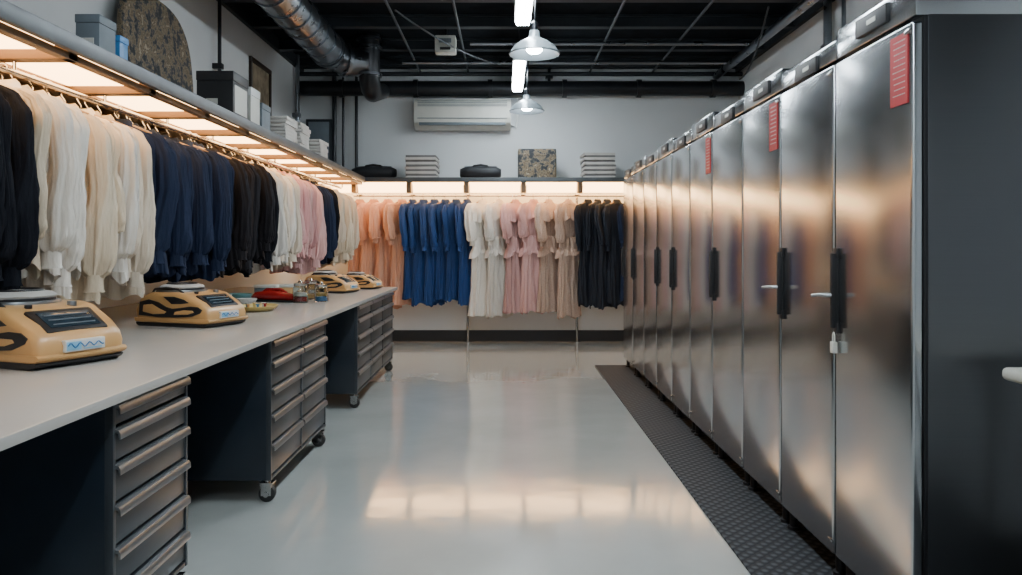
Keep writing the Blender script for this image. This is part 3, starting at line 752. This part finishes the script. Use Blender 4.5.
# ------------------------------------------------------------ things on shelves
def carton(loc, sx, sy, sz, m, m2, rz, lb, nm="storage_box"):
    r0 = root(nm, lb, "box", loc, (0, 0, rz))
    MB().box(-sx / 2, sx / 2, -sy / 2, sy / 2, 0, sz * .8).obj("box_body", m, r0, bevel=.004)
    MB().box(-sx / 2 - .003, sx / 2 + .003, -sy / 2 - .003, sy / 2 + .003, sz * .8, sz).obj("lid", m2, r0, bevel=.004)
    return r0
bxx = carton((-1.925, 3.53, ZS), .11, .145, .20, M["greybox"], M["greybox"], 0, "grey cardboard storage box on the steel shelf")
MB().box(-.03, .03, -.0755, -.0725, .05, .09).obj("box_tag", M["offwhite"], bxx)
carton((-1.915, 3.70, ZS), .07, .08, .16, M["blue"], M["blue"], 0, "small blue carton on the steel shelf")
bb = carton((-1.985, 5.28, ZS), .25, .30, .33, M["black"], M["black"], 0, "black storage carton on the steel shelf")
MB().box(.1255, .1275, -.12, .12, .05, .24).obj("box_tag", M["offwhite"], bb)
MB().box(-.06, .02, -.1535, -.1505, .10, .14).obj("box_tag", M["offwhite"], bb)
carton((-1.90, 5.56, ZS), .10, .2, .29, M["offwhite"], M["white"], 0, "white narrow file box beside black carton", "file_box")
carton((-1.89, 5.80, ZS), .09, .2, .22, M["greybox"], M["greybox"], 0, "grey file box on the steel shelf", "file_box")
pts = []
for k in range(48):
    a = 2 * math.pi * k / 48
    c, s_ = math.cos(a), math.sin(a)
    py = .58 * (abs(c) ** .7) * (1 if c > 0 else -1); pz = .52 * (abs(s_) ** .7) * (1 if s_ > 0 else -1)
    pts.append((py, pz))
n = len(pts)
vs = [(0, p[0], p[1]) for p in pts] + [(.05, p[0], p[1]) for p in pts]
MB().add(vs, [tuple(range(n)), tuple(range(2 * n - 1, n - 1, -1))] + [(i, i + n, (i + 1) % n + n, (i + 1) % n) for i in range(n)]).obj(
    "patterned_board", M["camo"], bevel=.015, loc=(-2.70, 5.8, ZS + .52), rot=(0, -.07, 0), label="large rounded camouflage-patterned board leaning against the wall", cat="board")
pf = root("picture_frame", "dark framed sepia picture hung on the wall", "picture", (XL, 8.55, 2.72))
MB().box(0, .03, -.36, .36, 0, .05).box(0, .03, -.36, .36, .61, .66).box(0, .03, -.36, -.31, .05, .61).box(0, .03, .31, .36, .05, .61).obj("frame", M["wood"], pf, bevel=.004)
MB().box(0, .012, -.31, .31, .05, .61).obj("print", M["paper"], pf)

def fold_mesh(w, d_, h, m):
    b = MB(); pr = []
    for k in range(13):
        a = -math.pi / 2 + math.pi * k / 12
        pr.append((w / 2 - h / 2 + h / 2 * math.cos(a), h / 2 + h / 2 * math.sin(a)))
    pr += [(-w / 2, h), (-w / 2, h * .55), (-w / 2 + .01, h * .5), (-w / 2, h * .45), (-w / 2, 0)]
    b.prof(pr, -d_ / 2, d_ / 2)
    return b.mesh("folded_cloth", [m], bevel=.003)
FM = [fold_mesh(.34, .34, .032, M["linen"]), fold_mesh(.33, .33, .028, M["linend"])]
def stack(x, y, n, lb, grp, alt=False, sc=1.0, rz=0):
    z = ZS
    for i in range(n):
        k = 1 if (alt and i % 2) else 0
        o = bpy.data.objects.new("folded_cloth", FM[k]); COL.objects.link(o)
        o.location = (x + random.uniform(-.01, .01), y + random.uniform(-.01, .01), z)
        o.rotation_euler = (0, 0, rz + random.uniform(-.05, .05)); o.scale = (sc, sc, 1)
        o["label"] = lb; o["category"] = "folded cloth"; o["group"] = grp
        z += .032 if k == 0 else .028
stack(-2.0, 6.45, 7, "folded white linen in a stack on the shelf", "white linen stack", sc=.95, rz=-1.57)
stack(-2.0, 6.95, 8, "folded white linen in a stack on the shelf", "white linen stack", sc=.9, rz=-1.57)
stack(-2.0, 7.6, 6, "folded white linen in a stack on the shelf", "white linen stack", sc=1.0, rz=-1.57)
stack(-1.08, 9.85, 10, "folded grey and white cloth stacked on the shelf", "grey cloth stack", True, 1.2)
stack(1.22, 9.85, 11, "folded grey and white cloth stacked on the shelf", "grey cloth stack", True, 1.2)
def duffel(x, y, w, h, lb):
    g = root("duffel_bag", lb, "bag", (x, y, ZS))
    n = 9; P = []; R = []
    for i in range(n):
        u = i / (n - 1) * 2 - 1
        P.append((u * w / 2, 0, h / 2)); R.append(h / 2 * (1 - abs(u) ** 5 * .45))
    MB().tube(P, R, 28, flatu=1.15, rf=lambda a, t: 1 + .12 * nz(math.cos(a) * 2, math.sin(a) * 2, t * 5)).obj("bag_body", M["nylon"], g, sharp=1.2)
    for yy in (-.06, .06):
        MB().tube([(-w * .2, yy, h * .8), (-w * .17, yy, h * 1.0), (0, yy, h * 1.08), (w * .17, yy, h * 1.0), (w * .2, yy, h * .8)], .01, 8).obj("handle", M["black"], g)
    MB().box(-w * .4, w * .4, -.006, .006, h * .97, h * 1.0).obj("zip", M["greybox"], g)
duffel(-1.72, 9.86, .58, .18, "flat black nylon duffel bag on the shelf")
duffel(-.32, 9.86, .54, .18, "black nylon duffel bag with handles on the shelf")
cbx = root("camouflage_box", "square camouflage-patterned fabric box on the shelf", "box", (.42, 9.9, ZS))
MB().box(-.25, .25, -.13, .13, 0, .40).obj("box_body", M["camo"], cbx, bevel=.02, seg=3)
MB().box(-.252, .252, -.132, .132, .30, .306).obj("seam", M["black"], cbx)

# ------------------------------------------------------------ camera & world
cam = bpy.data.cameras.new("camera"); co = bpy.data.objects.new("camera", cam); COL.objects.link(co)
co.location = (0, 0, 1.3); co.rotation_euler = (math.radians(90), 0, 0)
cam.sensor_width = 36; cam.lens = 750 / 1022 * 36
cam.shift_y = -41.5 / 1022; cam.shift_x = 6 / 1022; cam.clip_start = .05
S.camera = co
w = bpy.data.worlds.new("world"); S.world = w; w.use_nodes = True
w.node_tree.nodes["Background"].inputs[0].default_value = (.3, .35, .42, 1)
w.node_tree.nodes["Background"].inputs[1].default_value = .3
